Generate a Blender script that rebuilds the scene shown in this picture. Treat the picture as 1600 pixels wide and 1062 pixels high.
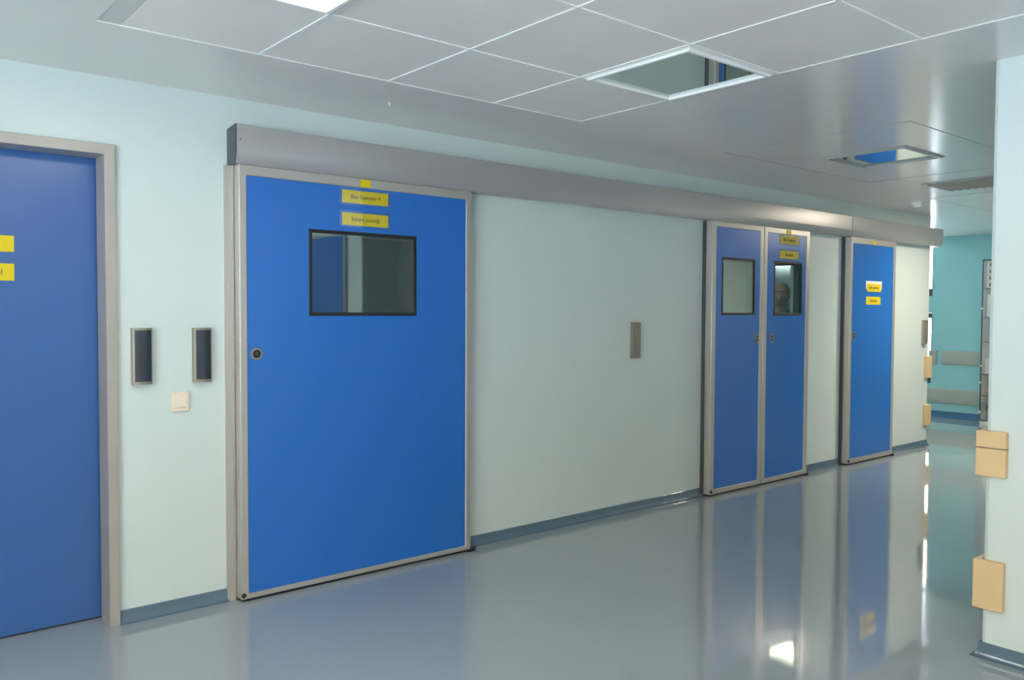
import bpy, bmesh, math, random
from mathutils import Vector, Matrix
random.seed(4)
for o in list(bpy.data.objects): bpy.data.objects.remove(o)
SC = bpy.context.scene
COL = SC.collection

# ------------------------------------------------------------------ camera
F_PX, YAW, PITCH, ROLL = 1308.36, 0.69761, -0.0350, -0.00431
CAM = Vector((0.0, -4.1576, 1.4773))
H = 2.5376                                   # ceiling height
cd = bpy.data.cameras.new('camera'); cam = bpy.data.objects.new('camera', cd); COL.objects.link(cam)
cd.sensor_fit = 'HORIZONTAL'; cd.sensor_width = 36.0; cd.lens = 36.0 * F_PX / 1600.0
cd.clip_start = 0.05; cd.clip_end = 200
fw = Vector((math.sin(YAW) * math.cos(PITCH), math.cos(YAW) * math.cos(PITCH), math.sin(PITCH)))
rt = Vector((math.cos(YAW), -math.sin(YAW), 0))
up = rt.cross(fw)
r2 = rt * math.cos(ROLL) - up * math.sin(ROLL) * 1.0
u2 = rt * math.sin(ROLL) + up * math.cos(ROLL)
m = Matrix((r2, u2, -fw)).transposed().to_4x4(); m.translation = CAM
cam.matrix_world = m
SC.camera = cam

# ------------------------------------------------------------------ world, exposure
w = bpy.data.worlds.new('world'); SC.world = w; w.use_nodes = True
bg = w.node_tree.nodes['Background']; # daylight outside: warm upper half, brighter cool lower half added to lift ceiling and wall tops
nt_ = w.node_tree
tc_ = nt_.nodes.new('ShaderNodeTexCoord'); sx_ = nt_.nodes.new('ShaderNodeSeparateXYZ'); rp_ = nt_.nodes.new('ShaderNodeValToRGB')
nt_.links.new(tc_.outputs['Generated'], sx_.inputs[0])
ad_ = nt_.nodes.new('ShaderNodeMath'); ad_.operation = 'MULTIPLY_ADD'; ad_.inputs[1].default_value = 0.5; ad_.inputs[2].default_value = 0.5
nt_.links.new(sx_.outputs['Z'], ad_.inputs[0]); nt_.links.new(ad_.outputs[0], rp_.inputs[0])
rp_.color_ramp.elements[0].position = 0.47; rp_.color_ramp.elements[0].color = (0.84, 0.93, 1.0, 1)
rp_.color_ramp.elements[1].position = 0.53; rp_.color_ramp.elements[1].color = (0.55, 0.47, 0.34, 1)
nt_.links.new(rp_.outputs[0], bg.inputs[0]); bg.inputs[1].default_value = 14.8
SC.view_settings.view_transform = 'Standard'; SC.view_settings.look = 'None'
SC.view_settings.gamma = 1; SC.view_settings.use_curve_mapping = False
SC.view_settings.exposure = 0.33
# ceiling luminaires, those behind the camera added for brightness: (centre x, centre y, colour, strength)
LAMPS = {
    'near':  (1.1408, -1.716, (1.0, 0.95, 0.84), 14.0),
    'fill1': (1.1408, -4.841, (1.0, 0.76, 0.50), 30.0),
    'fill2': (-1.984, -3.59, (1.0, 0.80, 0.60), 8.0),
    'fill3': (3.016, -6.7, (1.0, 0.82, 0.62), 10.0),
    'far':   (8.8, -1.36, (1.0, 0.88, 0.68), 52.0),
}

# ------------------------------------------------------------------ materials
def srgb(r, g, b):
    f = lambda c: (c / 255 / 12.92) if c / 255 <= 0.04045 else ((c / 255 + 0.055) / 1.055) ** 2.4
    return (f(r), f(g), f(b), 1)

def mat(name, col, rough=0.5, metal=0.0, noise=0.03, scale=6.0, bump=0.0, bscale=60.0, coat=0.0, ior=1.5, crough=0.03, stretch=None, spec=0.5):
    M = bpy.data.materials.new(name); M.use_nodes = True
    nt = M.node_tree; N = nt.nodes; L = nt.links
    p = N['Principled BSDF']
    p.inputs['Roughness'].default_value = rough; p.inputs['Metallic'].default_value = metal
    p.inputs['IOR'].default_value = ior; p.inputs['Coat Weight'].default_value = coat
    p.inputs['Coat Roughness'].default_value = crough; p.inputs['Specular IOR Level'].default_value = spec
    tc = N.new('ShaderNodeTexCoord'); mp = N.new('ShaderNodeMapping')
    L.new(tc.outputs['Object'], mp.inputs[0])
    if stretch: mp.inputs['Scale'].default_value = stretch
    nz = N.new('ShaderNodeTexNoise'); nz.inputs['Scale'].default_value = scale; nz.inputs['Detail'].default_value = 3
    L.new(mp.outputs[0], nz.inputs['Vector'])
    mx = N.new('ShaderNodeMix'); mx.data_type = 'RGBA'
    c = list(col[:3])
    mx.inputs[6].default_value = tuple(x * (1 - noise) for x in c) + (1,)
    mx.inputs[7].default_value = tuple(min(1, x * (1 + noise)) for x in c) + (1,)
    L.new(nz.outputs[0], mx.inputs[0]); L.new(mx.outputs[2], p.inputs['Base Color'])
    if bump:
        nb = N.new('ShaderNodeTexNoise'); nb.inputs['Scale'].default_value = bscale; nb.inputs['Detail'].default_value = 2
        L.new(mp.outputs[0], nb.inputs['Vector'])
        b = N.new('ShaderNodeBump'); b.inputs['Strength'].default_value = bump; b.inputs['Distance'].default_value = 0.02
        L.new(nb.outputs[0], b.inputs['Height']); L.new(b.outputs[0], p.inputs['Normal'])
    return M

def glass(name, tint, refl, fac):
    M = bpy.data.materials.new(name); M.use_nodes = True
    nt = M.node_tree; N = nt.nodes; L = nt.links
    N.remove(N['Principled BSDF'])
    out = N['Material Output']
    t = N.new('ShaderNodeBsdfTransparent'); t.inputs[0].default_value = tint + (1,)
    g = N.new('ShaderNodeBsdfGlossy'); g.inputs[0].default_value = refl + (1,); g.inputs['Roughness'].default_value = 0.012
    mx = N.new('ShaderNodeMixShader'); mx.inputs[0].default_value = fac
    L.new(t.outputs[0], mx.inputs[1]); L.new(g.outputs[0], mx.inputs[2]); L.new(mx.outputs[0], out.inputs[0])
    return M

def emis(name, col, s):
    M = bpy.data.materials.new(name); M.use_nodes = True
    p = M.node_tree.nodes['Principled BSDF']
    p.inputs['Base Color'].default_value = (0.8, 0.8, 0.8, 1)
    p.inputs['Emission Color'].default_value = tuple(col) + (1,); p.inputs['Emission Strength'].default_value = s
    return M

PAINT = mat('mint_wall_paint', (0.645, 0.735, 0.742), 0.32, noise=0.012, scale=2.5, bump=0.02, bscale=9)
TEAL = mat('teal_wall_paint', (0.30, 0.62, 0.66), 0.45, noise=0.02, scale=2)
FLOOR = mat('glossy_epoxy_floor', (0.33, 0.385, 0.425), 0.050, noise=0.05, scale=1.2, bump=0.035, bscale=2.6, coat=0.35, ior=1.5, crough=0.05)
SKIRT = mat('blue_grey_skirting', (0.11, 0.175, 0.245), 0.12, noise=0.08, scale=8, bump=0.10, bscale=14, ior=1.5)
SKIRTB = mat('deep_blue_skirting', (0.03, 0.15, 0.30), 0.2, noise=0.05)
CEILG = mat('lacquered_ceiling', (0.83, 0.80, 0.79), 0.19, noise=0.02, scale=1.5, bump=0.012, bscale=5, ior=1.55)
TILE = mat('metal_ceiling_tile', (0.93, 0.87, 0.83), 0.42, noise=0.015, scale=2)
TBAR = mat('white_grid_bar', (0.95, 0.95, 0.95), 0.35, noise=0.0)
BAND = mat('grey_edge_band', (0.66, 0.65, 0.64), 0.35, noise=0.01)
SEAM = mat('grey_seam', (0.42, 0.43, 0.43), 0.3, noise=0.01)
BLUE = mat('blue_door_laminate', (0.018, 0.155, 0.57), 0.30, noise=0.05, scale=120, ior=1.5, coat=0.25, crough=0.25)
BLUE2 = mat('blue_swing_door_laminate', (0.035, 0.125, 0.38), 0.28, noise=0.05, scale=120, ior=1.5, coat=0.3, crough=0.2)
ALU = mat('satin_aluminium', (0.53, 0.505, 0.48), 0.36, metal=0.5, noise=0.03, scale=20, stretch=(6, 6, 0.3))
ALUH = mat('anodised_cover', (0.49, 0.475, 0.49), 0.30, metal=0.45, noise=0.02, scale=10, stretch=(0.2, 6, 6))
FRAMEP = mat('painted_frame', (0.43, 0.395, 0.375), 0.35, metal=0.15, noise=0.02)
DARK = mat('dark_grey_plastic', (0.075, 0.085, 0.095), 0.45, noise=0.05)
BLACK = mat('black_rubber', (0.012, 0.013, 0.014), 0.5)
YEL = mat('yellow_paper', (0.78, 0.60, 0.005), 0.5, noise=0.02)
INK = mat('dark_ink', (0.06, 0.055, 0.02), 0.7)
WHT = mat('white_paper', (0.85, 0.85, 0.85), 0.6)
CREAM = mat('cream_plastic', (0.72, 0.52, 0.29), 0.42, noise=0.03)
IVORY = mat('ivory_switch', (0.86, 0.76, 0.64), 0.35, noise=0.01)
STEEL = mat('brushed_steel', (0.33, 0.31, 0.27), 0.42, metal=0.6, noise=0.05, scale=30)
DARKREFL = mat('dark_reflection_face', (0.028, 0.036, 0.055), 0.12, noise=0.1, ior=1.6)  # steel face, its dark navy reflection put into the base colour
RAIL = mat('grey_wall_rail', (0.40, 0.43, 0.40), 0.5)
FGREY = mat('cabinet_white', (0.85, 0.87, 0.84), 0.4)
CFRAME = mat('cabinet_dark_frame', (0.06, 0.09, 0.11), 0.4)
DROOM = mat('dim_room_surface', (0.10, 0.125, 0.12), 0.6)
PANE = glass('tinted_door_glass', (0.86, 0.92, 0.90), (0.80, 0.90, 0.87), 0.21)
WIN = glass('clear_window_glass', (0.95, 0.97, 0.97), (0.9, 0.9, 0.9), 0.06)
CLEAR = glass('cabinet_glass', (0.98, 0.985, 0.98), (0.9, 0.9, 0.9), 0.12)
FILM = glass('clear_pocket_film', (0.98, 0.985, 0.99), (0.9, 0.95, 1.0), 0.06)

def unlit():
    M = mat('unlit_luminaire_glass', (0.05, 0.07, 0.07), 0.02)
    nt = M.node_tree; N = nt.nodes; L = nt.links
    g = N.new('ShaderNodeBsdfGlossy'); g.inputs[0].default_value = (0.82, 0.9, 0.9, 1); g.inputs['Roughness'].default_value = 0.02
    mx = N.new('ShaderNodeMixShader'); mx.inputs[0].default_value = 0.72
    L.new(N['Principled BSDF'].outputs[0], mx.inputs[1]); L.new(g.outputs[0], mx.inputs[2])
    L.new(mx.outputs[0], N['Material Output'].inputs[0])
    return M
UNLIT = unlit()

# ------------------------------------------------------------------ helpers
def box(bm, x0, x1, y0, y1, z0, z1):
    v = [bm.verts.new(c) for c in ((x0, y0, z0), (x1, y0, z0), (x1, y1, z0), (x0, y1, z0), (x0, y0, z1), (x1, y0, z1), (x1, y1, z1), (x0, y1, z1))]
    for f in ((0, 3, 2, 1), (4, 5, 6, 7), (0, 1, 5, 4), (1, 2, 6, 5), (2, 3, 7, 6), (3, 0, 4, 7)):
        bm.faces.new([v[i] for i in f])
    return bm
def B(*a):
    return box(bmesh.new(), *a)
def prism(bm, pts, axis, a, b):
    """extrude a 2D outline along an axis"""
    def c(p, t):
        if axis == 'x': return (t, p[0], p[1])
        if axis == 'y': return (p[0], t, p[1])
        return (p[0], p[1], t)
    v0 = [bm.verts.new(c(p, a)) for p in pts]; v1 = [bm.verts.new(c(p, b)) for p in pts]
    n = len(pts)
    bm.faces.new(v0); bm.faces.new(v1)
    for i in range(n): bm.faces.new((v0[i], v0[(i + 1) % n], v1[(i + 1) % n], v1[i]))
    return bm
def cyl(bm, c, r, a, b, axis='y', n=28, r2=None):
    pts0, pts1 = [], []
    r2 = r if r2 is None else r2
    for i in range(n):
        t = 2 * math.pi * i / n
        ca, sa = math.cos(t), math.sin(t)
        def P(rr, q):
            if axis == 'y': return (c[0] + rr * ca, q, c[1] + rr * sa)
            if axis == 'z': return (c[0] + rr * ca, c[1] + rr * sa, q)
            return (q, c[0] + rr * ca, c[1] + rr * sa)
        pts0.append(bm.verts.new(P(r, a))); pts1.append(bm.verts.new(P(r2, b)))
    bm.faces.new(pts0); bm.faces.new(pts1)
    for i in range(n): bm.faces.new((pts0[i], pts0[(i + 1) % n], pts1[(i + 1) % n], pts1[i]))
    return bm
def frame(bm, x0, x1, z0, z1, wl, wr, wt, wb, y0, y1):
    """rectangular ring in the xz plane, one mitred solid"""
    o = [(x0, z0), (x1, z0), (x1, z1), (x0, z1)]
    i = [(x0 + wl, z0 + wb), (x1 - wr, z0 + wb), (x1 - wr, z1 - wt), (x0 + wl, z1 - wt)]
    V = {}
    for k, s in (('o', o), ('i', i)):
        for y in (y0, y1):
            V[k, y] = [bm.verts.new((p[0], y, p[1])) for p in s]
    for a in range(4):
        b = (a + 1) % 4
        for y in (y0, y1): bm.faces.new((V['o', y][a], V['o', y][b], V['i', y][b], V['i', y][a]))
        bm.faces.new((V['o', y0][a], V['o', y0][b], V['o', y1][b], V['o', y1][a]))
        bm.faces.new((V['i', y0][a], V['i', y0][b], V['i', y1][b], V['i', y1][a]))
    return bm
def wloc(p):
    v = Vector((0, 0, 0))
    while p: v += p.location; p = p.parent
    return v
def obj(name, bm, material, parent=None, bevel=0.0, smooth=False, seg=2):
    """world-space bmesh -> one linked object"""
    bmesh.ops.recalc_face_normals(bm, faces=bm.faces)
    o = None
    off = wloc(parent) if parent else None
    if off is None:
        xs = [v.co for v in bm.verts]
        mn = Vector((min(c.x for c in xs), min(c.y for c in xs), min(c.z for c in xs)))
        mx = Vector((max(c.x for c in xs), max(c.y for c in xs), max(c.z for c in xs)))
        off = Vector(((mn.x + mx.x) / 2, (mn.y + mx.y) / 2, mn.z)); loc = off
    else:
        loc = Vector((0, 0, 0))
    for v in bm.verts: v.co -= off
    me = bpy.data.meshes.new(name); bm.to_mesh(me); bm.free()
    o = bpy.data.objects.new(name, me); COL.objects.link(o)
    me.materials.append(material)
    o.location = loc
    if parent: o.parent = parent
    if bevel:
        b = o.modifiers.new('bevel', 'BEVEL'); b.width = bevel; b.segments = seg; b.limit_method = 'ANGLE'; b.angle_limit = math.radians(35)
    if smooth or bevel:
        for f in me.polygons: f.use_smooth = True
        try: me.set_sharp_from_angle(angle=math.radians(32))
        except Exception: pass
    return o
def thing(name, label, cat, loc, group=None):
    o = bpy.data.objects.new(name, None); COL.objects.link(o)
    o.empty_display_size = 0.1; o.location = loc
    o['label'] = label; o['category'] = cat
    if group: o['group'] = group
    return o
def tag(o, label, cat, group=None):
    o['label'] = label; o['category'] = cat
    if group: o['group'] = group
    return o
def struct(name, bm, material, label=None, cat=None, **k):
    o = obj(name, bm, material, None, **k); o['kind'] = 'structure'
    if label: o['label'] = label; o['category'] = cat
    return o
def door_root(name, label, loc):
    o = thing(name, label, 'door', loc); o['kind'] = 'structure'; return o
def text(s, x, z, y, width, height, parent, centre=True):
    cu = bpy.data.curves.new('lettering', 'FONT'); cu.body = s; cu.size = height * 1.45
    cu.align_x = 'CENTER' if centre else 'RIGHT'; cu.align_y = 'CENTER'; cu.extrude = 0.0006; cu.resolution_u = 2
    t = bpy.data.objects.new('tmp', cu); COL.objects.link(t)
    dg = bpy.context.evaluated_depsgraph_get(); dg.update()
    me = bpy.data.meshes.new_from_object(t.evaluated_get(dg))
    COL.objects.unlink(t); bpy.data.objects.remove(t)
    xs = [v.co.x for v in me.vertices]; ww = max(xs) - min(xs); sc = width / ww
    off = wloc(parent)
    for v in me.vertices:
        c = v.co.copy(); v.co = Vector((x + c.x * sc, y - c.z, z + c.y * min(sc * 1.15, 1.3))) - off
    o = bpy.data.objects.new('lettering', me); COL.objects.link(o); me.materials.clear(); me.materials.append(INK); o.parent = parent
    return o

# ------------------------------------------------------------------ the setting
# floor
struct('floor', B(-3.2, 12.5, -7.6, 5.2, -0.2, 0.0), FLOOR, 'glossy blue grey epoxy floor of the corridor', 'floor')
# main ceiling: glossy, with a hole for the tiled island
IX0, IX1, IY1 = 0.8283, 0.8283 + 4 * 0.625, -0.7785
IY0 = IY1 - 10 * 0.625
bm = bmesh.new()
box(bm, -3.2, IX0, -7.6, 5.2, H, H + 0.15)
box(bm, IX1, 12.5, -7.6, 5.2, H, H + 0.15)
box(bm, IX0, IX1, IY1, 5.2, H, H + 0.15)
box(bm, IX0, IX1, -7.6, IY0, H, H + 0.15)
struct('ceiling', bm, CEILG, 'glossy light grey lacquered ceiling around the tiled field', 'ceiling')
bm = bmesh.new()
lamp_cells = {(0, 1): 'near', (3, 1): 'off', (0, 6): 'fill1', (3, 9): 'fill3'}
for i in range(4):
    for j in range(10):
        if (i, j) in lamp_cells: continue
        x0 = IX0 + i * 0.625; y1 = IY1 - j * 0.625
        box(bm, x0 + (0.082 if i == 0 else 0.004), x0 + 0.621, y1 - 0.621, y1 - 0.004, H + 0.001, H + 0.02)
tiles = struct('ceiling', bm, TILE, 'field of square matt grey metal ceiling tiles', 'ceiling tiles')
struct('ceiling', B(IX0, IX1, IY0, IY1, H + 0.14, H + 0.15), BLACK)
bm = bmesh.new()
for i in range(1, 4):
    box(bm, IX0 + i * 0.625 - 0.0065, IX0 + i * 0.625 + 0.0065, IY0, IY1, H - 0.002, H + 0.03)
for j in range(1, 10):
    for i in range(4):
        box(bm, IX0 + i * 0.625 + 0.006, IX0 + (i + 1) * 0.625 - 0.006, IY1 - j * 0.625 - 0.006, IY1 - j * 0.625 + 0.006, H - 0.002, H + 0.03)
box(bm, IX0, IX1, IY1 - 0.004, IY1 + 0.003, H - 0.0015, H + 0.03)
box(bm, IX1 - 0.004, IX1 + 0.003, IY0, IY1 - 0.004, H - 0.0015, H + 0.03)
struct('trim_1', bm, TBAR, 'thin white bars between the ceiling tiles', 'ceiling grid')
struct('trim_2', B(IX0 + 0.001, IX0 + 0.08, IY0 + 0.005, IY1 - 0.005, H + 0.0015, H + 0.03), BAND, 'grey edge strip at the left end of the tile field', 'edge strip')
# flush access panels in the glossy ceiling further down the corridor
def seam_ring(name, x0, x1, y0, y1, label, wd=0.010, m=SEAM):
    bm = bmesh.new()
    box(bm, x0, x1, y1 - wd, y1, H - 0.002, H + 0.02); box(bm, x0, x1, y0, y0 + wd, H - 0.002, H + 0.02)
    box(bm, x0, x0 + wd, y0 + wd, y1 - wd, H - 0.002, H + 0.02); box(bm, x1 - wd, x1, y0 + wd, y1 - wd, H - 0.002, H + 0.02)
    struct(name, bm, m, label, 'ceiling seam')
seam_ring('trim_3', 4.69, 6.66, -1.985, -0.745, 'thin seam around the ceiling panel that holds the far mirror lamp')
seam_ring('trim_4', 7.98, 9.62, -1.985, -0.63, 'thin seam around the last ceiling panel of the corridor')

# corridor wall with its door openings
WT = 0.10
bm = bmesh.new()
ops = [(0.10, 1.052, 2.19), (1.745, 2.98, 2.10), (5.56, 6.895, 2.10), (7.74, 8.45, 2.10)]
x = -3.2
for a, b, zt in ops:
    box(bm, x, a, 0, WT, 0, H); box(bm, a, b, 0, WT, zt, H); x = b
box(bm, x, 9.52, 0, WT, 0, H)
box(bm, 9.42, 9.52, WT, 5.2, 0, H)
struct('wall_left', bm, PAINT, 'pale mint painted corridor wall with blue doors', 'wall')
# thicker reveal round the swing door recess
bm = bmesh.new()
box(bm, -0.4, 0.06, WT, 0.3, 0, H); box(bm, 1.09, 1.5, WT, 0.3, 0, H); box(bm, 0.06, 1.09, WT, 0.3, 2.23, H); box(bm, -0.4, 1.5, 0.3, 0.35, 0, H)
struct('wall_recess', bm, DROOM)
# right-hand block with the near corner
PX, PY = 3.8465, -2.726
bm = bmesh.new()
prism(bm, [(PX, -7.6), (PX, PY - 0.02), (PX + 0.006, PY - 0.006), (PX + 0.02, PY), (10.2, PY), (10.2, -7.6)], 'z', 0, H)
struct('wall_right', bm, PAINT, 'pale mint wall block whose corner stands at the right edge', 'wall')
struct('wall_back', B(-3.2, PX, -7.6, -7.4, 0, H), PAINT)
bm = bmesh.new()
box(bm, -3.3, -3.1, -7.6, -6.6, 0, H); box(bm, -3.3, -3.1, -2.2, 5.2, 0, H)
box(bm, -3.3, -3.1, -6.6, -2.2, 0, 0.5); box(bm, -3.3, -3.1, -6.6, -2.2, 2.3, H)
struct('wall_near', bm, PAINT)
r = bpy.data.objects.new('added_window', None); COL.objects.link(r); r.location = (-3.2, -4.4, 0.5); r['kind'] = 'structure'  # unseen window added to let in ambient light
bm = bmesh.new()
for (c, d, e, f) in ((-6.59, -2.21, 0.51, 0.56), (-6.59, -2.21, 2.24, 2.29), (-6.59, -6.54, 0.56, 2.24), (-2.26, -2.21, 0.56, 2.24), (-4.43, -4.37, 0.56, 2.24)): box(bm, -3.24, -3.16, c, d, e, f)
obj('window_frame', bm, TBAR, r)
obj('pane', B(-3.204, -3.198, -6.54, -2.26, 0.56, 2.24), WIN, r)
# far wall with two window openings one above the other
FX = 12.25
WY0, WY1 = 1.145, 2.75
bm = bmesh.new()
box(bm, FX, FX + 0.25, -7.6, WY0, 0, H); box(bm, FX, FX + 0.25, WY1, 5.2, 0, H)
box(bm, FX, FX + 0.25, WY0, WY1, 0, 0.47); box(bm, FX, FX + 0.25, WY0, WY1, 1.47, 1.71); box(bm, FX, FX + 0.25, WY0, WY1, 2.52, H)
struct('wall_far', bm, TEAL, 'teal end wall across the corridor', 'wall')
struct('wall_cross', B(9.3, 12.5, 5.0, 5.2, 0, H), TEAL)
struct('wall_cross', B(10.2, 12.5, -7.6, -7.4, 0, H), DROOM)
# dim rooms behind the sliding doors
bm = bmesh.new()
box(bm, -3.2, 9.42, 3.6, 3.7, 0, H); box(bm, 1.5, 1.6, WT, 3.6, 0, H); box(bm, 4.9, 5.0, WT, 3.6, 0, H)
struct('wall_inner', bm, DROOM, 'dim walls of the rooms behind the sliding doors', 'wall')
for n, z0, z1 in (('window_1', 1.71, 2.52), ('window_2', 0.47, 1.47)):
    r = thing(n, 'bright %s window in the far teal wall beside the corridor corner' % ('upper' if z0 > 1 else 'lower'), 'window', (FX + 0.1, (WY0 + WY1) / 2, z0)); r['kind'] = 'structure'
    bm = bmesh.new(); t = 0.105 if z0 > 1 else 0.075
    for (a, b, c, d) in ((WY0 + 0.001, WY1 - 0.001, z0 + 0.001, z0 + t), (WY0 + 0.001, WY1 - 0.001, z1 - (0.012 if z0 > 1 else 0.075), z1 - 0.001), (WY0 + 0.001, WY0 + 0.006, z0 + t, z1 - 0.03), (WY1 - 0.05, WY1 - 0.001, z0 + t, z1 - 0.03), (1.93, 1.97, z0 + t, z1 - 0.03)):
        box(bm, FX - 0.004, FX + 0.08, a, b, c, d)
    obj('window_frame', bm, DARK, r)
    obj('pane', B(FX + 0.05, FX + 0.056, WY0 + 0.006, WY1 - 0.05, z0 + t, z1 - 0.012), WIN, r)

# coved skirtings
def skirt(name, pts, label, m=SKIRT, zt=0.061):
    """pts: polyline of the wall foot, normal to the left of the walking direction"""
    bm = bmesh.new()
    prof = [(0.0, zt), (0.004, zt), (0.007, zt - 0.004), (0.009, 0.030), (0.014, 0.015), (0.022, 0.005), (0.034, 0.0008), (0.0, 0.0008)]
    P = [Vector(p) for p in pts]
    nrm = []
    for i in range(len(P)):
        ns = []
        if i > 0: d = (P[i] - P[i - 1]).normalized(); ns.append(Vector((-d.y, d.x)))
        if i < len(P) - 1: d = (P[i + 1] - P[i]).normalized(); ns.append(Vector((-d.y, d.x)))
        n = sum(ns, Vector((0, 0)));
        n = n / (n.dot(ns[0]))
        nrm.append(n)
    rings = [[bm.verts.new((P[i].x + nrm[i].x * a, P[i].y + nrm[i].y * a, z)) for a, z in prof] for i in range(len(P))]
    for i in range(len(P) - 1):
        for k in range(len(prof)):
            k2 = (k + 1) % len(prof)
            bm.faces.new((rings[i][k], rings[i][k2], rings[i + 1][k2], rings[i + 1][k]))
    bm.faces.new(rings[0]); bm.faces.new(rings[-1])
    return struct(name, bm, m, label, 'skirting', smooth=True)
skirt('baseboard_left', [(1.60, 0), (1.084, 0)], 'blue grey skirting between the swing door and the wide sliding door')
skirt('baseboard_left', [(5.461, 0), (3.09, 0)], 'blue grey skirting between the wide sliding door and the double door')
skirt('baseboard_left', [(7.615, 0), (6.91, 0)], 'blue grey skirting between the double door and the narrow door')
skirt('baseboard_left', [(9.52, 3.0), (9.52, 0), (8.55, 0)], 'blue grey skirting from the narrow door round the wall end')
skirt('baseboard_left', [(0.066, 0), (-3.1, 0)], 'blue grey skirting left of the swing door')
skirt('baseboard_right', [(PX, -2.975), (PX, PY), (10.2, PY)], 'blue grey skirting round the foot of the near wall corner')
skirt('baseboard_far', [(FX, -7.2), (FX, 5.0)], 'deep blue skirting of the far teal wall', SKIRTB, 0.085)

# ------------------------------------------------------------------ doors
ZT, ZB, YF, YB = 2.20, 0.012, -0.09, -0.014
def sign(parent, x0, x1, z0, z1, y, body, pocket=True, twidth=0.64):
    s = obj('sign', B(x0, x1, y - 0.0015, y - 0.0005, z0, z1), YEL, parent)
    s['label'] = 'yellow paper sign'
    if pocket:
        obj('sign_pocket', B(x0 - 0.018, x1 + 0.018, y - 0.0035, y - 0.0028, z0 - 0.012, z1 + 0.014), FILM, s)
    if body:
        text(body, (x0 + x1) / 2, (z0 + z1) / 2, y - 0.0022, (x1 - x0) * twidth, (z1 - z0) * 0.34, s)
    return s
def slide_leaf(name, label, x0, x1, bx0, bx1, zb=0.042, zt=2.145, win=None, lock=None, ring=True, jamb=True):
    r = door_root(name, label, ((x0 + x1) / 2, (YF + YB) / 2, 0))
    # leaf panel with its window cut-out
    bm = bmesh.new(); y0, y1 = YF + 0.004, YB
    if win:
        wx0, wx1, wz0, wz1 = win
        for a in ((bx0, wx0, zb, zt), (wx1, bx1, zb, zt), (wx0, wx1, zb, wz0), (wx0, wx1, wz1, zt)):
            box(bm, a[0], a[1], y0, y1, a[2], a[3])
        bmesh.ops.remove_doubles(bm, verts=bm.verts, dist=1e-5)
    else:
        box(bm, bx0, bx1, y0, y1, zb, zt)
    obj('leaf', bm, BLUE, r)
    fr = frame(bmesh.new(), x0, x1, ZB, ZT, bx0 - x0 - 0.0005, x1 - bx1 - 0.0005, ZT - zt - 0.0005, zb - ZB - 0.0005, YF, YB)
    obj('leaf_frame', fr, ALU, r, bevel=0.006, seg=3)
    obj('bottom_seal', B(x0 + 0.012, x1 - 0.004, YF + 0.006, YB - 0.01, 0.0, ZB), BLACK, r)
    if win:
        g = obj('window_gasket', frame(bmesh.new(), wx0 - 0.004, wx1 + 0.004, wz0 - 0.004, wz1 + 0.004, 0.019, 0.019, 0.019, 0.019, YF + 0.001, YF + 0.012), BLACK, r, bevel=0.003)
        obj('window_pane', B(wx0 + 0.012, wx1 - 0.012, YF + 0.0075, YF + 0.0105, wz0 + 0.012, wz1 - 0.012), PANE, r)
        # second seal of the double glazing
        obj('window_spacer', frame(bmesh.new(), wx0, wx1, wz0, wz1, 0.022, 0.022, 0.022, 0.022, YF + 0.020, YB), DARK, r)
    if lock:
        lx, lz = lock
        if ring:
            bm = bmesh.new(); n = 36
            ro, ri = 0.031, 0.021
            rr = []
            for rad, yy in ((ro, YF + 0.004), (ro, YF - 0.0005), (ro - 0.004, YF - 0.002), (ri, YF - 0.001), (ri, YF + 0.004)):
                rr.append([bm.verts.new((lx + rad * math.cos(2 * math.pi * i / n), yy, lz + rad * math.sin(2 * math.pi * i / n))) for i in range(n)])
            for a in range(5):
                for i in range(n): bm.faces.new((rr[a][i], rr[a][(i + 1) % n], rr[(a + 1) % 5][(i + 1) % n], rr[(a + 1) % 5][i]))
            h = obj('door_pull', bm, STEEL, r, smooth=True)
            obj('finger_cup', cyl(bmesh.new(), (lx, lz), ri, YF + 0.001, YF + 0.004), BLACK, h)
            obj('lock_cylinder', cyl(bmesh.new(), (lx, lz + 0.002), 0.009, YF - 0.001, YF + 0.001, n=20), DARK, h)
        else:
            def cap(hw, hh, n=10):
                p = []
                for i in range(n + 1): t = math.pi * i / n; p.append((lx + hw * math.cos(t), lz + hh - hw + hw * math.sin(t)))
                for i in range(n + 1): t = math.pi + math.pi * i / n; p.append((lx + hw * math.cos(t), lz - hh + hw + hw * math.sin(t)))
                return p
            h = obj('door_pull', prism(bmesh.new(), cap(0.026, 0.040), 'y', YF - 0.0015, YF + 0.004), STEEL, r)
            obj('finger_cup', prism(bmesh.new(), cap(0.015, 0.028), 'y', YF - 0.0025, YF - 0.0015), BLACK, h)
            obj('lock_cylinder', cyl(bmesh.new(), (lx, lz), 0.008, YF - 0.004, YF - 0.0025, n=16), STEEL, h)
    return r
def roller(r, x):
    obj('guide_roller', cyl(bmesh.new(), (x + 0.028, 0.034), 0.011, YF - 0.004, YF + 0.02, n=18), BLACK, r)

d2 = slide_leaf('door_2', 'wide blue sliding door with one dark window, left of all sliding doors', 1.639, 3.086, 1.681, 3.045, zb=0.040,
                win=(2.020, 2.686, 1.449, 1.899), lock=(1.727, 1.253))
cyl_bm = cyl(bmesh.new(), (1.652, 0.034), 0.012, YF - 0.004, YF + 0.02, n=18)
obj('guide_roller', cyl_bm, BLACK, d2)
sign(d2, 2.212, 2.500, 2.058, 2.128, YF + 0.004, 'Bloc Operator 4')
sign(d2, 2.212, 2.500, 1.938, 2.006, YF + 0.004, 'Intrare pacien\u0163i', twidth=0.60)
t = obj('sticker', B(2.322, 2.386, YF - 0.0015, YF - 0.0003, 2.150, 2.191), YEL, d2); t['label'] = 'small yellow sticker'

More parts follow.
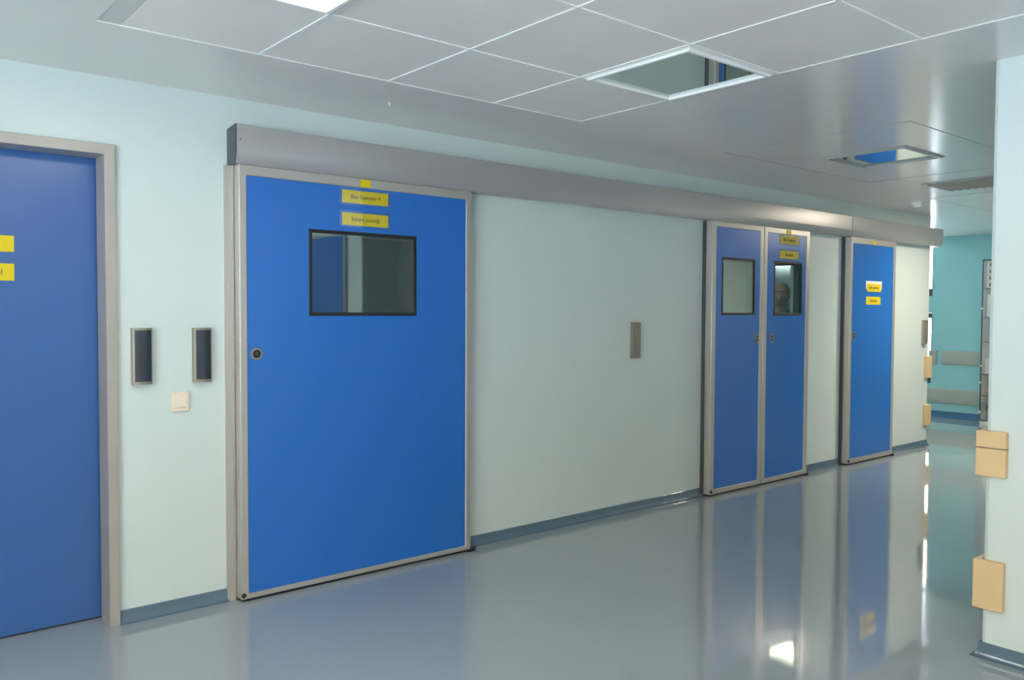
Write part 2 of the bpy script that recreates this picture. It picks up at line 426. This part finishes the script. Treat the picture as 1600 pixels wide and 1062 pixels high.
d3 = slide_leaf('door_3', 'left leaf of the blue double sliding door, with a pale window', 5.472, 6.181, 5.527, 6.131, zb=0.052, zt=2.152,
                win=(5.606, 6.058, 1.453, 1.911), lock=(6.098, 1.254), ring=False)
obj('guide_roller', cyl(bmesh.new(), (5.489, 0.036), 0.014, YF - 0.004, YF + 0.02, n=18), BLACK, d3)
d4 = slide_leaf('door_4', 'right leaf of the blue double sliding door, with signs above a dark window', 6.189, 6.903, 6.238, 6.842, zb=0.052, zt=2.147,
                win=(6.342, 6.782, 1.450, 1.912), lock=(6.316, 1.252), ring=False)
sign(d4, 6.427, 6.715, 2.066, 2.137, YF + 0.004, 'Bloc Operator')
sign(d4, 6.422, 6.717, 1.940, 2.009, YF + 0.004, 'Intrare', twidth=0.42)
t = obj('sticker', B(6.516, 6.590, YF - 0.0015, YF - 0.0003, 2.150, 2.190), YEL, d4); t['label'] = 'small yellow sticker'
d5 = slide_leaf('door_5', 'narrow blue sliding door without a window, furthest along the corridor', 7.632, 8.540, 7.671, 8.493, zb=0.060, zt=2.137,
                lock=(7.708, 1.252), ring=False)
obj('guide_roller', cyl(bmesh.new(), (7.650, 0.038), 0.016, YF - 0.004, YF + 0.02, n=18), BLACK, d5)
p = obj('notice_paper', B(7.932, 8.252, YF + 0.0015, YF + 0.0035, 1.704, 1.784), WHT, d5); p['label'] = 'white paper behind the upper sign'
sign(d5, 7.950, 8.230, 1.680, 1.758, YF + 0.001, 'Bloc Operator', pocket=False)
sign(d5, 7.942, 8.232, 1.552, 1.630, YF + 0.004, 'Intrare', twidth=0.45, pocket=False)
t = obj('sticker', B(8.046, 8.110, YF - 0.0015, YF - 0.0003, 2.145, 2.180), YEL, d5); t['label'] = 'small yellow sticker'

# wall posts the sliding leaves close against
for k, (a, b, s) in enumerate(((1.597, 1.636, 'wide sliding door'), (5.462, 5.469, 'double sliding door'), (7.616, 7.629, 'narrow sliding door'))):
    bm = B(a, b, -0.020, 0.0, 0.0, 2.195); box(bm, b - 0.006, b, -0.030, -0.020, 0.0, 2.195)
    struct('trim_%d' % (5 + k), bm, ALU if k == 0 else DARK, 'narrow closing post on the wall at the left edge of the %s' % s, 'door post')
for x, s in ((3.086, 'wide sliding door'), (6.903, 'double sliding door'), (8.540, 'narrow sliding door')):
    bm = prism(bmesh.new(), [(x - 0.03, YF - 0.012), (x + 0.012, YF - 0.012), (x + 0.045, YF + 0.012), (x + 0.045, YF + 0.03), (x + 0.004, YF + 0.03), (x + 0.004, YF - 0.002), (x - 0.03, YF - 0.002)], 'z', 0.0, 0.014)
    tag(obj('floor_guide', bm, BLACK), 'small black floor guide at the lower right corner of the %s' % s, 'door guide')

# swing door in its recess
d1 = door_root('door_1', 'blue swing door in a grey frame at the left edge', (0.58, 0.1, 0))
bm = bmesh.new()
prof = [(0.062, 0), (0.062, 2.183), (1.052, 2.183), (1.052, 0)]
def ushape(bm, xi0, xi1, zi, xo0, xo1, zo, y0, y1):
    o = [(xo0, 0), (xo0, zo), (xo1, zo), (xo1, 0)]; i = [(xi0, 0), (xi0, zi), (xi1, zi), (xi1, 0)]
    V = {}
    for k, s in (('o', o), ('i', i)):
        for y in (y0, y1): V[k, y] = [bm.verts.new((q[0], y, q[1])) for q in s]
    for a in range(3):
        b = a + 1
        for y in (y0, y1): bm.faces.new((V['o', y][a], V['o', y][b], V['i', y][b], V['i', y][a]))
        bm.faces.new((V['o', y0][a], V['o', y0][b], V['o', y1][b], V['o', y1][a]))
        bm.faces.new((V['i', y0][a], V['i', y0][b], V['i', y1][b], V['i', y1][a]))
    for a in (0, 3): bm.faces.new((V['o', y0][a], V['i', y0][a], V['i', y1][a], V['o', y1][a]))
    return bm
ushape(bm, 0.115, 1.040, 2.181, 0.068, 1.0865, 2.228, -0.022, -0.001)
obj('door_frame', bm, FRAMEP, d1, bevel=0.002)
bm = ushape(bmesh.new(), 0.115, 1.040, 2.181, 0.1005, 1.0515, 2.1895, -0.001, 0.125)
obj('frame_reveal', bm, FRAMEP, d1)
obj('leaf', B(0.095, 1.060, 0.14, 0.185, 0.008, 2.186), BLUE2, d1)
obj('bottom_seal', B(0.095, 1.060, 0.142, 0.183, 0.0005, 0.008), BLACK, d1)
sign(d1, 0.415, 0.703, 1.729, 1.801, 0.14, 'Bloc Operator', pocket=False, twidth=0.58)
sign(d1, 0.415, 0.702, 1.601, 1.677, 0.14, 'Intrare personal', pocket=False, twidth=0.67)
h = obj('door_handle', cyl(bmesh.new(), (0.17, 1.05), 0.011, 0.085, 0.14, n=20), STEEL, d1)
obj('lever', B(0.165, 0.29, 0.078, 0.095, 1.040, 1.060), STEEL, h, bevel=0.005)

# blue door in the near side of the right wall block (seen mirrored in the wide door's window)
d6 = door_root('door_6', 'blue door in the right wall block, seen only mirrored in the wide door window', (PX - 0.02, -3.55, 0))
bm = bmesh.new()
for a in ((-4.08, -4.03, 0.0, 2.19), (-3.0, -2.98, 0.0, 2.19), (-4.03, -3.0, 2.175, 2.19)): box(bm, PX - 0.035, PX - 0.0005, a[0], a[1], a[2], a[3])
obj('door_frame', bm, ALU, d6)
obj('leaf', B(PX - 0.028, PX - 0.0005, -4.03, -3.0, 0.006, 2.175), BLUE, d6)

# ------------------------------------------------------------------ operator covers above the doors
def cover(label, x0, x1, near_dark, far):
    r = thing('operator_cover', label, 'door cover', ((x0 + x1) / 2, -0.06, 2.196))
    pr = [(-0.001, 2.378), (-0.108, 2.390), (-0.113, 2.386), (-0.1135, 2.262), (-0.1115, 2.246), (-0.098, 2.2015), (-0.095, 2.198), (-0.001, 2.2015)]
    a = x0 + (0.004 if near_dark else 0); b = x1 - (0.03 if far else 0)
    obj('cover', prism(bmesh.new(), pr, 'x', a, b), ALUH, r, smooth=True)
    if near_dark:
        e = obj('end_cap', prism(bmesh.new(), [(p[0] * 1.0, p[1]) for p in pr], 'x', x0 - 0.002, a), DARK, r, smooth=True); e['label'] = 'dark grey end cap'
        obj('screw', cyl(bmesh.new(), (x0 + 0.022, 2.315), 0.0035, -0.1145, -0.113, n=12), BLACK, r)
    if far:
        bm = bmesh.new(); n = 6; rings = []
        for k in range(n + 1):
            t = k / n * math.pi / 2; s = 1 - 0.16 * (1 - math.cos(t)); xx = b + 0.03 * math.sin(t)
            rings.append([bm.verts.new((xx, q[0] * s, 2.29 + (q[1] - 2.29) * (1 - 0.10 * (1 - math.cos(t))))) for q in pr])
        for k in range(n):
            for i in range(len(pr)): bm.faces.new((rings[k][i], rings[k][(i + 1) % len(pr)], rings[k + 1][(i + 1) % len(pr)], rings[k + 1][i]))
        bm.faces.new(rings[0]); bm.faces.new(rings[-1])
        e = obj('end_cap', bm, ALUH, r, smooth=True)
    return r
cover('long grey metal cover above the wide and double sliding doors', 1.618, 7.603, True, False)
cover('short grey metal cover above the narrow sliding door, rounded far end', 7.611, 9.60, False, True)

# ------------------------------------------------------------------ wall fittings
def elbow_plate(label, x0, x1, z0, z1, facem, group=None):
    r = thing('elbow_switch', label, 'switch', ((x0 + x1) / 2, -0.02, z0), group)
    n = 10
    def outline(inset, d):
        return None
    # curved body: the front bulges towards the middle of its width
    bm = bmesh.new(); rows = []
    for k in range(n + 1):
        u = k / n; bulge = 0.030 + 0.010 * math.sin(math.pi * u)
        rows.append((x0 + (x1 - x0) * u, -bulge))
    pts = [(x0, -0.0005)] + rows + [(x1, -0.0005)]
    prism(bm, pts, 'z', z0, z1)
    obj('body', bm, STEEL, r, smooth=True)
    bm = bmesh.new()
    w_ = x1 - x0
    fr = []
    a0 = 0.10
    for k in range(n + 1):
        u = a0 + (1 - 2 * 0.06 - a0 + 0.06) * k / n
        fr.append((x0 + w_ * u, -(0.030 + 0.010 * math.sin(math.pi * u)) - 0.0022))
    back = [(p[0], p[1] + 0.0018) for p in reversed(fr)]
    prism(bm, fr + back, 'z', z0 + 0.014, z1 - 0.010)
    obj('face_plate', bm, facem, r, smooth=True)
    return r
def elbow_pair():
    elbow_plate('dark faced steel elbow switch beside the swing door frame', 1.150, 1.238, 1.122, 1.388, DARKREFL)
    elbow_plate('dark faced steel elbow switch beside the wide sliding door', 1.434, 1.520, 1.120, 1.386, DARKREFL)
elbow_pair()
elbow_plate('plain steel elbow switch on the wall between wide and double sliding doors', 4.618, 4.700, 1.132, 1.395, STEEL)
elbow_plate('plain steel elbow switch near the far end of the corridor wall', 9.350, 9.450, 1.132, 1.393, STEEL)

r = thing('light_switch', 'cream square light switch below the two dark elbow switches', 'light switch', (1.375, -0.006, 0.98))
obj('plate', B(1.331, 1.417, -0.011, -0.0005, 0.980, 1.074), IVORY, r, bevel=0.004)
rk = obj('rocker', prism(bmesh.new(), [(-0.011, 0.996), (-0.0165, 0.998), (-0.0135, 1.058), (-0.011, 1.060)], 'x', 1.346, 1.402), IVORY, r, bevel=0.0015)
obj('name_slot', B(1.354, 1.394, -0.0172, -0.0160, 1.0005, 1.0045), RAIL, rk)

def corner_guard_left(label, z0, z1, split=None):
    # L-shaped block wrapping the end of the corridor wall
    r = thing('corner_block', label, 'corner block', (9.50, -0.02, z0))
    def lsh(z0, z1): return prism(bmesh.new(), [(9.425, -0.0005), (9.425, -0.034), (9.555, -0.034), (9.555, 0.10), (9.5205, 0.10), (9.5205, -0.0005)], 'z', z0, z1)
    obj('block', lsh(z0, z1), CREAM, r, bevel=0.004)
corner_guard_left('cream block on the far wall end, upper of the two', 0.755, 0.995)
corner_guard_left('cream block on the far wall end, lower near the floor', 0.228, 0.452)
def corner_guard_right(label, z0, z1, split):
    r = thing('corner_block', label, 'corner block', (PX, PY, z0))
    def lsh(a, b, g=0.0): return prism(bmesh.new(), [(PX - 0.0005, -2.818), (PX - 0.030 + g, -2.818), (PX - 0.030 + g, -2.698 - g), (PX + 0.09, -2.698 - g), (PX + 0.09, PY + 0.0005), (PX - 0.0005, PY + 0.0005)], 'z', a, b)
    if split:
        obj('block', lsh(z0, split - 0.003), CREAM, r, bevel=0.004)
        obj('lid', lsh(split, z1, 0.0), CREAM, r, bevel=0.004)
        obj('joint', lsh(split - 0.003, split, 0.006), DARK, r)
    else:
        obj('block', lsh(z0, z1), CREAM, r, bevel=0.004)
corner_guard_right('cream block on the near right wall corner, upper one with a lid', 0.782, 0.976, 0.905)
corner_guard_right('cream block on the near right wall corner, lower plain one', 0.212, 0.422, None)

# wall rails on the far wall
def rail(label, y0, y1, z0, z1):
    bm = prism(bmesh.new(), [(FX - 0.0005, z0), (FX - 0.020, z0 + 0.004), (FX - 0.026, z0 + 0.03), (FX - 0.026, z1 - 0.03), (FX - 0.020, z1 - 0.004), (FX - 0.0005, z1)], 'y', y0, y1)
    tag(obj('wall_rail', bm, RAIL, bevel=0.003), label, 'wall rail')
rail('long grey protection rail on the far wall, upper, running behind the cabinet', -3.0, 0.992, 0.746, 0.942)
rail('short grey protection rail beside the far window, cut off from the upper rail', 1.062, 1.17, 0.746, 0.942)
rail('grey protection rail on the far wall, lower, near the floor', -3.0, 3.6, 0.195, 0.405)

# ------------------------------------------------------------------ luminaires
def luminaire(label, cx, cy, lit=None, s=0.302, z=H, fw_=0.030, fm=None, cat='ceiling light', group=None):
    r = thing('ceiling_light', label, cat, (cx, cy, z), group)
    bm = bmesh.new()
    # stepped frame: outer flange, raised lip, inner slope
    prof = [(s, z + 0.0), (s, z - 0.003), (s - 0.010, z - 0.005), (s - 0.016, z - 0.014), (s - 0.030, z - 0.014), (s - fw_ - 0.002, z - 0.004), (s - fw_ - 0.002, z + 0.012), (s, z + 0.012)]
    rings = [[bm.verts.new((cx + sx * a, cy + sy * a, zz)) for sx, sy in ((-1, -1), (1, -1), (1, 1), (-1, 1))] for a, zz in prof]
    for k in range(len(prof)):
        k2 = (k + 1) % len(prof)
        for i in range(4): bm.faces.new((rings[k][i], rings[k][(i + 1) % 4], rings[k2][(i + 1) % 4], rings[k2][i]))
    obj('frame', bm, fm or TBAR, r)
    a = s - fw_ - 0.002
    if lit: g = obj('diffuser', B(cx - a, cx + a, cy - a, cy + a, z - 0.001, z + 0.006), emis('lit_diffuser', lit[0], lit[1]), r); g['label'] = 'glowing diffuser'
    else: g = obj('diffuser', B(cx - a, cx + a, cy - a, cy + a, z - 0.001, z + 0.006), UNLIT, r); g['label'] = 'unlit mirror-like glass'
    return r
L_ = LAMPS
luminaire('lit square ceiling light at the top edge of the view', L_['near'][0], L_['near'][1], L_['near'][2:], z=H + 0.0)
luminaire('unlit square ceiling light with mirroring glass, at the corner of the tile field', IX0 + 3.5 * 0.625, IY1 - 1.5 * 0.625)
luminaire('unlit square ceiling light further down the corridor, mirroring a blue door', 5.645, -1.365, s=0.29, fw_=0.030, fm=SEAM)
luminaire('added square fill light behind the viewer in the tile field', L_['fill1'][0], L_['fill1'][1], L_['fill1'][2:])
luminaire('added square fill light behind the viewer near the left end', L_['fill2'][0], L_['fill2'][1], L_['fill2'][2:], z=H)
luminaire('added square fill light at the last row of the tile field', L_['fill3'][0], L_['fill3'][1], L_['fill3'][2:])
luminaire('lit warm square ceiling light hidden behind the right wall block', L_['far'][0], L_['far'][1], L_['far'][2:])

# ceiling vent
r = thing('ceiling_vent', 'square louvred vent in the ceiling past the far mirror lamp', 'vent', (7.31, -1.33, H))
bm = bmesh.new()
vx0, vx1, vy0, vy1 = 7.04, 7.58, -1.62, -1.00
for a in ((vx0, vx1, vy0, vy0 + 0.03), (vx0, vx1, vy1 - 0.03, vy1), (vx0, vx0 + 0.03, vy0 + 0.03, vy1 - 0.03), (vx1 - 0.03, vx1, vy0 + 0.03, vy1 - 0.03)):
    box(bm, a[0], a[1], a[2], a[3], H - 0.008, H)
obj('frame', bm, SEAM, r)
for k in range(9):
    yy = vy0 + 0.055 + k * 0.0635
    obj('slat', prism(bmesh.new(), [(yy - 0.024, H - 0.004), (yy - 0.022, H - 0.002), (yy + 0.024, H - 0.020), (yy + 0.022, H - 0.022)], 'x', vx0 + 0.03, vx1 - 0.03), FRAMEP, r)
# smoke detector
r = thing('smoke_detector', 'small round detector on the ceiling above the far end of the covers', 'smoke detector', (8.20, -0.45, H))
obj('base', cyl(bmesh.new(), (8.20, -0.45), 0.058, H, H - 0.014, axis='z', n=32), TBAR, r)
obj('sensor_head', cyl(bmesh.new(), (8.20, -0.45), 0.047, H - 0.014, H - 0.042, axis='z', n=32, r2=0.034), TBAR, r)
# tiny hanging cords
for (x, y, l, s) in ((2.082, -0.780, 0.098, 'near the corner of a ceiling tile'), (6.30, -0.25, 0.06, 'above the double sliding door')):
    r = thing('hanging_cord', 'hair thin cord with white bead hanging %s' % s, 'cord', (x, y, H))
    obj('cord', cyl(bmesh.new(), (x, y), 0.0006, H, H - l, axis='z', n=6), SEAM, r)
    bm = bmesh.new(); bmesh.ops.create_uvsphere(bm, u_segments=12, v_segments=8, radius=0.0045)
    for v in bm.verts: v.co = Vector((v.co.x + x, v.co.y + y, v.co.z * 2.4 + H - l - 0.006))
    obj('bead', bm, WHT, r, smooth=True)

# ------------------------------------------------------------------ glass cabinet against the far wall
CX0, CX1, CY0, CY1, CZ = 11.85, 12.22, -0.60, 0.338, 2.18
cab = thing('display_cabinet', 'tall glass fronted cabinet with a dark frame against the far wall', 'cabinet', ((CX0 + CX1) / 2, (CY0 + CY1) / 2, 0))
bm = bmesh.new()
box(bm, CX0 + 0.02, CX1, CY1 - 0.012, CY1, 0.0, CZ); box(bm, CX0 + 0.02, CX1, CY0, CY0 + 0.012, 0.0, CZ)
box(bm, CX1 - 0.01, CX1, CY0 + 0.012, CY1 - 0.012, 0.0, CZ)
box(bm, CX0 + 0.02, CX1 - 0.01, CY0 + 0.012, CY1 - 0.012, CZ - 0.02, CZ)
box(bm, CX0 + 0.02, CX1 - 0.01, CY0 + 0.012, CY1 - 0.012, 0.0, 0.058)
obj('body', bm, FGREY, cab)
shelf_z = (0.058, 0.385, 0.667, 1.092, 1.42, 1.80)
for z in shelf_z[1:]:
    obj('shelf', B(CX0 + 0.03, CX1 - 0.012, CY0 + 0.013, CY1 - 0.013, z - 0.012, z), CFRAME, cab)
for a, b in ((CY0, -0.134), (-0.128, CY1)):
    dr = obj('door', B(CX0 + 0.004, CX0 + 0.010, a + 0.012, b - 0.012, 0.062, CZ - 0.02), CLEAR, cab); dr['label'] = 'clear glass door'
    bm = bmesh.new()
    for q in ((a, a + 0.012, 0.05, CZ), (b - 0.012, b, 0.05, CZ), (a + 0.012, b - 0.012, CZ - 0.02, CZ), (a + 0.012, b - 0.012, 0.05, 0.062)):
        box(bm, CX0, CX0 + 0.018, q[0], q[1], q[2], q[3])
    obj('door_frame', bm, CFRAME, dr)
    for z in (0.165, 0.555, 0.775, 1.53):
        e = (b - 0.004) if b > 0 else (a + 0.004)
        obj('hinge', B(CX0 - 0.010, CX0 - 0.0005, e - 0.016, e + 0.010, z - 0.014, z + 0.014), WHT, dr, bevel=0.003)
def item(name, label, cat, bm, m, group=None, **k): return tag(obj(name, bm, m, **k), label, cat, group)
for k in range(4):
    z0 = 1.80 + 0.001 + k * 0.088
    r = thing('storage_box', ('%s of four white boxes with black fronts on the top cabinet shelf' % ('lowest', 'second from bottom', 'second from top', 'topmost')[k]), 'box', (12.0, 0.12, z0), 'boxes on the top shelf of the cabinet')
    obj('carton', B(11.90, 12.15, -0.05, 0.30, z0, z0 + 0.084), FGREY, r, bevel=0.003)
    obj('front_panel', B(11.894, 11.8995, 0.12, 0.268, z0 + 0.022, z0 + 0.064), BLACK, r)
item('carton', 'plain white carton on the second cabinet shelf from the top', 'box', B(11.90, 12.16, -0.1, 0.29, 1.421, 1.72), FGREY, bevel=0.004)
item('carton', 'pale paper stack standing in the middle of the cabinet', 'paper stack', B(11.90, 12.14, -0.05, 0.30, 0.668, 0.875), WHT, bevel=0.003)
item('carton', 'grey carton on the cabinet shelf below the white carton', 'box', B(11.98, 12.16, -0.1, 0.25, 1.093, 1.30), DROOM, bevel=0.004)
item('pill_box', 'small orange box on the low cabinet shelf', 'box', B(11.90, 11.98, 0.15, 0.265, 0.386, 0.475), mat('orange_card', (0.60, 0.30, 0.08), 0.6), bevel=0.003)
r = thing('bottle', 'dark blue bottle on the bottom of the cabinet', 'bottle', (11.95, 0.24, 0.059))
BOT = mat('blue_bottle_plastic', (0.015, 0.06, 0.20), 0.25)
obj('body', cyl(bmesh.new(), (11.95, 0.235), 0.052, 0.059, 0.235, axis='z', n=28), BOT, r, bevel=0.008)
obj('shoulder', cyl(bmesh.new(), (11.95, 0.235), 0.050, 0.235, 0.275, axis='z', n=28, r2=0.02), BOT, r, smooth=True)
obj('cap', cyl(bmesh.new(), (11.95, 0.235), 0.019, 0.275, 0.305, axis='z', n=20), BOT, r)

# ------------------------------------------------------------------ added glow bar, stands in for a reflection in the double door pane
r = thing('glow_bar', 'added slim glow bar imitating a pane reflection inside the room behind the double door', 'lamp', (9.38, 1.70, 2.02))
obj('housing', B(9.33, 9.4195, 1.50, 1.90, 2.05, 2.13), FGREY, r)
obj('glow_strip', B(9.34, 9.40, 1.52, 1.88, 2.040, 2.05), emis('strip_glow', (0.9, 0.97, 1.0), 5.0), r)

luminaire('added square fill light in the room behind the double door', 6.35, 0.95, ((1.0, 0.97, 0.93), 9.0))  # added to brighten the person's face behind the pane

# ------------------------------------------------------------------ person behind the double door
def person(px, py, face_dir, label):
    SKIN = mat('skin', (0.50, 0.30, 0.22), 0.5, noise=0.05, scale=12)
    HAIR = mat('grey_hair', (0.42, 0.41, 0.40), 0.7, noise=0.3, scale=60)
    SCR = mat('blue_scrub_cloth', (0.05, 0.22, 0.33), 0.8, noise=0.06, scale=30)
    EYE = mat('eye_white', (0.8, 0.8, 0.78), 0.2)
    SHOE = mat('white_clog', (0.75, 0.75, 0.73), 0.4)
    root = thing('person', label, 'person', (px, py, 0))
    R = Matrix.Rotation(face_dir, 4, 'Z')          # local -y is where the person looks
    def capsule(bm, a, b, ra, rb, n=14, m=7, flat=1.0):
        a, b = Vector(a), Vector(b); d = (b - a); L = d.length; d.normalize()
        s = d.orthogonal().normalized(); t = d.cross(s)
        rings = []
        for k in range(m + 1):
            th = math.pi / 2 * (1 - k / m); rings.append((a - d * ra * math.sin(th), max(ra * math.cos(th), 1e-4)))
        for k in range(m + 1):
            th = math.pi / 2 * (k / m); rings.append((b + d * rb * math.sin(th), max(rb * math.cos(th), 1e-4)))
        V = [[bm.verts.new(c + (s * math.cos(2 * math.pi * i / n) + t * math.sin(2 * math.pi * i / n)) * r) for i in range(n)] for c, r in rings]
        for q in range(len(V) - 1):
            for i in range(n): bm.faces.new((V[q][i], V[q][(i + 1) % n], V[q + 1][(i + 1) % n], V[q + 1][i]))
        bm.faces.new(V[0]); bm.faces.new(V[-1])
    def ell(bm, c, r, seg=24):
        b2 = bmesh.ops.create_uvsphere(bm, u_segments=seg, v_segments=seg // 2 + 2, radius=1)
        for v in b2['verts']: v.co = Vector((c[0] + v.co.x * r[0], c[1] + v.co.y * r[1], c[2] + v.co.z * r[2]))
    def fused(name, fn, material, vox=0.009, it=5):
        bm = bmesh.new(); fn(bm); bmesh.ops.recalc_face_normals(bm, faces=bm.faces)
        me = bpy.data.meshes.new('tmp'); bm.to_mesh(me); bm.free()
        o = bpy.data.objects.new('tmp', me); COL.objects.link(o)
        md = o.modifiers.new('r', 'REMESH'); md.mode = 'VOXEL'; md.voxel_size = vox; md.use_smooth_shade = True
        sm = o.modifiers.new('s', 'SMOOTH'); sm.iterations = it; sm.factor = 0.5
        dg = bpy.context.evaluated_depsgraph_get(); dg.update()
        m2 = bpy.data.meshes.new_from_object(o.evaluated_get(dg)); m2.name = name
        COL.objects.unlink(o); bpy.data.objects.remove(o)
        m2.transform(R); m2.materials.clear(); m2.materials.append(material)
        for f in m2.polygons: f.use_smooth = True
        q = bpy.data.objects.new(name, m2); COL.objects.link(q); q.parent = root
        return q
    def limbs(bm, g=0.0, skin=True):
        pass
    def body(bm):
        # head
        ell(bm, (0, 0.010, 1.660), (0.076, 0.094, 0.098)); ell(bm, (0, -0.022, 1.610), (0.058, 0.070, 0.078))
        ell(bm, (0, -0.062, 1.572), (0.026, 0.026, 0.022))                      # chin
        capsule(bm, (0, -0.094, 1.655), (0, -0.112, 1.620), 0.010, 0.015)       # nose
        ell(bm, (0, -0.086, 1.592), (0.025, 0.012, 0.008))                      # lips
        ell(bm, (0, -0.076, 1.682), (0.050, 0.020, 0.012))                      # brow
        for s in (-1, 1):
            ell(bm, (s * 0.078, 0.008, 1.642), (0.011, 0.020, 0.031)); ell(bm, (s * 0.042, -0.062, 1.622), (0.022, 0.018, 0.018))
        capsule(bm, (0, 0.018, 1.46), (0, 0.008, 1.60), 0.060, 0.054)           # neck
        # trunk
        ell(bm, (0, 0.010, 1.30), (0.165, 0.105, 0.20)); ell(bm, (0, 0.0, 1.12), (0.150, 0.110, 0.17)); ell(bm, (0, 0.01, 0.95), (0.165, 0.115, 0.13))
        capsule(bm, (-0.15, 0.01, 1.43), (0.15, 0.01, 1.43), 0.052, 0.052)
        for s in (-1, 1):
            capsule(bm, (s * 0.185, 0.01, 1.415), (s * 0.225, 0.03, 1.13), 0.052, 0.040)
            capsule(bm, (s * 0.225, 0.03, 1.13), (s * 0.215, -0.05, 0.90), 0.038, 0.026)
            ell(bm, (s * 0.212, -0.063, 0.845), (0.017, 0.040, 0.048))          # palm
            for k, (dy, ln) in enumerate(((-0.030, 0.066), (-0.010, 0.076), (0.010, 0.070), (0.029, 0.054))):
                b0 = Vector((s * 0.212, -0.068 + dy, 0.812)); b1 = b0 + Vector((-s * 0.006, -0.006, -ln * 0.5)); b2 = b1 + Vector((-s * 0.020, -0.004, -ln * 0.45))
                capsule(bm, b0, b1, 0.0095, 0.0085, n=10, m=4); capsule(bm, b1, b2, 0.0085, 0.0072, n=10, m=4)
            capsule(bm, (s * 0.208, -0.092, 0.855), (s * 0.196, -0.118, 0.822), 0.011, 0.010, n=10, m=4)
            capsule(bm, (s * 0.196, -0.118, 0.822), (s * 0.186, -0.122, 0.795), 0.010, 0.008, n=10, m=4)
            capsule(bm, (s * 0.088, 0.01, 0.90), (s * 0.095, -0.01, 0.50), 0.082, 0.056)
            capsule(bm, (s * 0.095, -0.01, 0.50), (s * 0.10, 0.02, 0.10), 0.054, 0.038)
            ell(bm, (s * 0.095, 0.0, 0.50), (0.055, 0.058, 0.06)); ell(bm, (s * 0.10, 0.035, 0.36), (0.052, 0.056, 0.11))
            capsule(bm, (s * 0.10, 0.03, 0.055), (s * 0.112, -0.13, 0.042), 0.038, 0.030)
    b = fused('body', body, SKIN, 0.0075, 4)
    def top(bm):
        ell(bm, (0, 0.010, 1.30), (0.185, 0.122, 0.19)); ell(bm, (0, 0.0, 1.12), (0.175, 0.130, 0.19)); ell(bm, (0, 0.01, 0.95), (0.188, 0.134, 0.14))
        capsule(bm, (-0.15, 0.01, 1.43), (0.15, 0.01, 1.43), 0.064, 0.064)
        for s in (-1, 1): capsule(bm, (s * 0.185, 0.01, 1.415), (s * 0.215, 0.022, 1.22), 0.066, 0.058)
    fused('scrub_top', top, SCR, 0.012, 3)
    def legs(bm):
        ell(bm, (0, 0.01, 0.93), (0.18, 0.128, 0.11))
        for s in (-1, 1):
            capsule(bm, (s * 0.090, 0.01, 0.88), (s * 0.097, -0.005, 0.50), 0.094, 0.070); capsule(bm, (s * 0.097, -0.005, 0.50), (s * 0.10, 0.02, 0.14), 0.070, 0.060)
    fused('scrub_trousers', legs, SCR, 0.012, 3)
    def hair(bm):
        ell(bm, (0, 0.030, 1.680), (0.085, 0.090, 0.088)); ell(bm, (0, 0.050, 1.630), (0.078, 0.066, 0.072))
    fused('hair', hair, HAIR, 0.009, 2)
    for s in (-1, 1):
        bm = bmesh.new(); ell(bm, (s * 0.031, -0.0765, 1.658), (0.012, 0.008, 0.008), 14)
        bm.transform(R)
        for v in bm.verts: v.co += root.location
        e = obj('eye', bm, EYE, b, smooth=True)
        bm = bmesh.new(); ell(bm, (s * 0.031, -0.0835, 1.658), (0.0055, 0.003, 0.0055), 10); bm.transform(R)
        for v in bm.verts: v.co += root.location
        obj('pupil', bm, BLACK, b, smooth=True)
        def sh(bm, s=s): capsule(bm, (s * 0.10, 0.045, 0.050), (s * 0.113, -0.15, 0.044), 0.049, 0.043)
        fused('shoe', sh, SHOE, 0.01, 2)
    return root
person(7.35, 0.48, math.radians(-58), 'grey haired person in blue scrubs standing behind the double door window')
